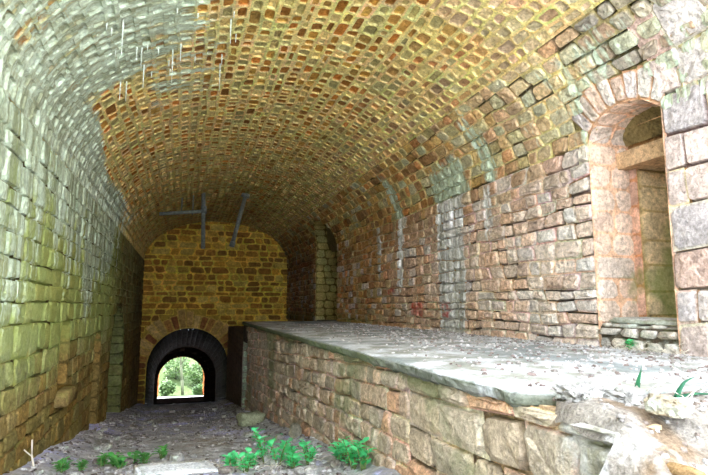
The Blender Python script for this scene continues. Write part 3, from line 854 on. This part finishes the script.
# ------------------------------------------------------------------ weeds
def leaf_mat(name, c1, c2):
    m = plain(name, c1, .55, .3, 10, 0, 0)
    bs = [n for n in m.node_tree.nodes if n.type == 'BSDF_PRINCIPLED'][0]
    rp = [n for n in m.node_tree.nodes if n.type == 'VALTORGB'][0]
    rp.color_ramp.elements[0].color = (*c1, 1); rp.color_ramp.elements[1].color = (*c2, 1)
    if 'Subsurface Weight' in bs.inputs: bs.inputs['Subsurface Weight'].default_value = 0
    tr = m.node_tree.nodes.new('ShaderNodeBsdfTranslucent'); mx = m.node_tree.nodes.new('ShaderNodeMixShader'); mx.inputs[0].default_value = .35
    m.node_tree.links.new(rp.outputs[0], tr.inputs[0])
    out = [n for n in m.node_tree.nodes if n.type == 'OUTPUT_MATERIAL'][0]
    m.node_tree.links.new(bs.outputs[0], mx.inputs[1]); m.node_tree.links.new(tr.outputs[0], mx.inputs[2]); m.node_tree.links.new(mx.outputs[0], out.inputs[0])
    return m
M_LEAF = leaf_mat('weed_leaf', lin(60, 190, 120), lin(120, 235, 160))
M_LEAFD = leaf_mat('dark_weed_leaf', lin(60, 150, 70), lin(120, 195, 100))
M_STEM = plain('weed_stem', lin(110, 130, 70), .7)
M_DRY = plain('dry_stalk', lin(214, 204, 186), .8, .15)
def leaf(mb, base, dirv, up, L, W):
    d = Vector(dirv).normalized(); side = d.cross(Vector(up)).normalized(); u = side.cross(d).normalized()
    b = Vector(base); pts = []
    for t, w, h in ((0, .05, 0), (.3, .9, .06), (.6, .8, .07), (.85, .4, .0), (1, .02, -.08)):
        c = b+d*L*t+u*h*L
        pts.append((mb.add(c-side*W*w+u*.12*W*w), mb.add(c), mb.add(c+side*W*w+u*.12*W*w)))
    for p, q in zip(pts, pts[1:]):
        mb.face(p[0], p[1], q[1], q[0]); mb.face(p[1], p[2], q[2], q[1])
def weed(label, group, x, y, h, nst, seed, mat, lw=.075, z=None, spread=.25):
    rr = random.Random(seed); z = floor_z(x, y) if z is None else z
    t = thing('weed', label, 'plant', (x, y, z), 0, group)
    lm, sm_ = MB(), MB()
    for k in range(nst):
        a = rr.random()*6.3; l = h*(.6+.5*rr.random()); off = Vector((math.cos(a), math.sin(a), 0))
        p0 = Vector((x, y, z-.03))+off*.04; p1 = Vector((x, y, z))+off*spread*l*1.6+Vector((0, 0, l))
        m = (p0+p1)/2+Vector((0, 0, l*.12))
        tube(sm_, p0, m, .012, 5); tube(sm_, m, p1, .008, 5)
        for q in range(6):
            f = .25+.75*q/5; b = p0.lerp(m, f*2) if f < .5 else m.lerp(p1, f*2-1)
            b2 = rr.random()*6.3
            leaf(lm, b, (math.cos(b2), math.sin(b2), .15+.4*rr.random()), (0, 0, 1), lw*(1.5+rr.random()*1.3), lw*(.55+.3*rr.random()))
    prt(sm_, 'stem', M_STEM, t); prt(lm, 'leaves', mat, t)
for i, (x, y) in enumerate([(-2.2, 15.0), (-1.8, 15.6), (-1.45, 15.2), (-1.1, 15.8), (-.75, 15.3), (-2.55, 14.7), (-.35, 15.9), (-1.3, 14.8)]):
    weed('dark green leafy weed in the patch behind the white block by the left wall', 'dark weeds behind the white block', x, y, .25, 8, 200+i, M_LEAFD, .075)
for i, (x, y, h) in enumerate([(1.25, 13.2, .3), (1.75, 13.4, .34), (2.1, 13.6, .75), (2.3, 13.0, .5), (2.65, 13.3, .35), (1.5, 12.6, .3), (2.95, 12.6, .45), (2.5, 12.3, .35)]):
    weed('bright green upright weed in the patch at the bottom middle of the track bed', 'bright weeds in the middle of the track bed', x, y, h, 7, 300+i, M_LEAF, .085)
for i, (x, y, h) in enumerate([(3.6, 11.8, .5), (3.72, 11.4, .45), (3.68, 11.0, .6), (3.75, 10.6, .45), (3.7, 12.2, .35)]):
    weed('bright green weed growing against the foot of the platform wall', 'weeds at the foot of the platform wall', x-.15, y, h, 7, 400+i, M_LEAF, .085)
weed('small green weed in front of the low stone infill under the window', None, 9.72, 9.75, .2, 5, 501, M_LEAF, .06, z=-.98)
# blades of grass on the platform earth
t = thing('grass_tuft', 'few long green grass blades arching from the platform earth at the right edge', 'grass', (5.45, 4.86, core_z(5.45, 4.86)))
def blade(base, pts, w):
    mb = MB(); prev = None
    P = [Vector(base)+Vector(p) for p in pts]
    for i, p in enumerate(P):
        k = w*(1-i/(len(P)-.9))
        cur = (mb.add(p+Vector((0, k, 0))), mb.add(p+Vector((0, 0, k*.9))), mb.add(p-Vector((0, k, 0))))
        if prev:
            mb.face(prev[0], prev[1], cur[1], cur[0]); mb.face(prev[1], prev[2], cur[2], cur[1])
        prev = cur
    return mb
bz = (5.45, 4.86, core_z(5.45, 4.86)-.02)
M_GRASS = leaf_mat('grass_blade', lin(20, 76, 58), lin(50, 120, 80))
for pts in ([(0, 0, 0), (.06, 0, .1), (.14, 0, .18), (.25, 0, .22), (.34, 0, .23)], [(0, 0, 0), (.1, 0, .02), (.3, 0, .04), (.5, 0, .03), (.7, 0, -.02)], [(-.05, .5, .05), (-.02, .5, .15), (.02, .5, .24), (.05, .5, .32)]):
    prt(blade(bz, pts, .045), 'blade', M_GRASS, t)
# bare white twig by the left wall
t = thing('dead_twig', 'bare forked white twig standing at the bottom by the left wall', 'twig', (-3.2, 14.9, floor_z(-3.2, 14.9)))
b = Vector((-3.2, 14.9, floor_z(-3.2, 14.9)-.05)); mb = MB()
tube(mb, b, b+Vector((-.06, 0, .3)), .026, 6); tube(mb, b+Vector((-.06, 0, .3)), b+Vector((-.08, 0, .66)), .02, 6)
sk_ = prt(mb, 'stalk', M_DRY, t)
mb = MB(); tube(mb, b+Vector((-.06, 0, .28)), b+Vector((-.3, .05, .48)), .015, 6); prt(mb, 'side_twig', M_DRY, sk_)
# dry stalks
def stalks(label, n, place, seed, L, nm='dry_stalks'):
    rr = random.Random(seed); mb = MB()
    for _ in range(n):
        p = Vector(place(rr)); a = rr.random()*6.3; l = L*(.5+rr.random())
        d = Vector((math.cos(a), math.sin(a), rr.random()*.7)).normalized()
        m = p+d*l*.5+Vector((0, 0, .03)); tube(mb, p, m, .005, 4); tube(mb, m, m+d*l*.5-Vector((0, 0, .02)), .004, 4)
    o = mb.build(nm, M_DRY, None); o['kind'] = 'stuff'; return tag(o, label, 'dry grass')
stalks('tangle of dry grass stalks at the foot of the low stone infill', 70, lambda r: (9.55+r.random()*.3, 8.3+r.random()*1.9, -.98), 4, .3)
stalks('dry stalks scattered over the earth at the right end of the platform', 45, lambda r: (lambda x, y: (x, y, core_z(x, y)+.02))(5.2+r.random()*2.5, 3.9+r.random()*1.3), 6, .3)
stalks('pale dry stalks among the bright weeds in the foreground', 70, lambda r: (lambda x, y: (x, y, floor_z(x, y)+.02))(.9+r.random()*2.4, 12.4+r.random()*1.6), 7, .35)

# ------------------------------------------------------------------ trees and bushes beyond the tunnel
M_FOL = leaf_mat('far_foliage', (.045, .095, .02), (.1, .17, .05))
M_BARK = plain('bark', (.07, .08, .04), .9)
def bush(x, y, w, h, n, seed, label, group='bushes beyond the tunnel'):
    rr = random.Random(seed); z = out_z(x, y)
    t = thing('bush', label, 'bush', (x, y, z), 0, group); lm, st = MB(), MB()
    for k in range(6):
        a = rr.random()*6.3
        tube(st, (x, y, z-.1), (x+math.cos(a)*w*.5, y+math.sin(a)*w*.5, z+h*(.5+.4*rr.random())), .05, 5)
    for _ in range(n):
        d = Vector((rr.gauss(0, 1), rr.gauss(0, 1), rr.gauss(0, 1))).normalized()*(.55+.45*rr.random())
        p = Vector((x+d.x*w, y+d.y*w, z+h*.5+d.z*h*.5))
        leaf(lm, p, (rr.uniform(-1, 1), rr.uniform(-1, 1), rr.uniform(-.6, .6)), (0, rr.uniform(-.5, .5), 1), .5, .18)
    prt(st, 'branches', M_BARK, t); prt(lm, 'foliage', M_FOL, t)
bush(-1.9, 96, 1.4, 2.6, 700, 1, 'light green bush left of the tree trunk outside the tunnel mouth', None)
bush(3.4, 95, 1.2, 1.6, 400, 2, 'low green bush right of the tree trunk outside the tunnel mouth', None)
bush(3.4, 104, 2.4, 4.6, 900, 3, 'tall pale bush farther up the slope outside the tunnel', None)
bush(-.6, 108, 2.8, 5.5, 900, 5, 'tall pale bush high on the slope directly behind the trunk outside', None)
tr = thing('tree', 'slim tree with a bare leaning trunk outside the tunnel mouth', 'tree', (1.3, 96, out_z(1.3, 96)))
z = out_z(1.3, 96); mb = MB()
pts = [(.7, 96, z-.2), (.5, 96, z+2.5), (.2, 96, z+5), (.1, 96, z+8), (.4, 96, z+11)]
for i, (a, b) in enumerate(zip(pts, pts[1:])): tube(mb, a, b, .24-.035*i, 8)
tk_ = prt(mb, 'trunk', M_BARK, tr)
mb = MB(); tube(mb, pts[2], (2.6, 95.8, z+8), .1, 6); tube(mb, pts[3], (-.8, 96, z+11), .09, 6); prt(mb, 'branches', M_BARK, tk_)
rr = random.Random(12); mb = MB()
for _ in range(900):
    d = Vector((rr.gauss(0, 1), rr.gauss(0, 1), rr.gauss(0, .8))); p = Vector((1, 96, z+10))+d*1.6
    leaf(mb, p, (rr.uniform(-1, 1), rr.uniform(-1, 1), rr.uniform(-.6, .6)), (0, .2, 1), .45, .16)
prt(mb, 'foliage', M_FOL, tr)

# ------------------------------------------------------------------ light: bright overcast sky and a sun that reaches only the outside
w = bpy.data.worlds.new('World'); scene.world = w; w.use_nodes = True
bg = w.node_tree.nodes['Background']; bg.inputs[0].default_value = (.86, .95, 1.06, 1); bg.inputs[1].default_value = 9.
sl = bpy.data.lights.new('sun', 'SUN'); sl.energy = 14; sl.angle = math.radians(1.5); sl.color = (1, .98, .95)
so = bpy.data.objects.new('sun', sl); COL.objects.link(so)
so.rotation_euler = Vector((.25, -.25, -1)).to_track_quat('-Z', 'Y').to_euler()

# ------------------------------------------------------------------ camera
f, vx, vy, cx, cy = 531., 182., 306., 354., 237.5
th = math.atan2(vy-cy, f)
U = Vector((0, math.cos(th), math.sin(th)))
dY = Vector((vx-cx, cy-vy, f)); dY = (dY-U*dY.dot(U)).normalized()
Xc = U.cross(dY)
if Xc.x < 0: Xc = -Xc
right_ = Vector((Xc.x, dY.x, U.x)); up_ = Vector((Xc.y, dY.y, U.y)); back_ = -Vector((Xc.z, dY.z, U.z))
cam = bpy.data.cameras.new('camera'); cam.sensor_width = 36; cam.lens = f/708*36; cam.clip_end = 500; cam.clip_start = .05
co = bpy.data.objects.new('camera', cam); COL.objects.link(co)
co.matrix_world = Matrix(((right_.x, up_.x, back_.x, 0), (right_.y, up_.y, back_.y, 0), (right_.z, up_.z, back_.z, 0), (0, 0, 0, 1)))
scene.camera = co
scene.view_settings.view_transform = 'Standard'; scene.view_settings.look = 'None'
scene.view_settings.gamma = 1; scene.view_settings.use_curve_mapping = False
scene.view_settings.exposure = .42
scene.cycles.max_bounces = 16; scene.cycles.diffuse_bounces = 14
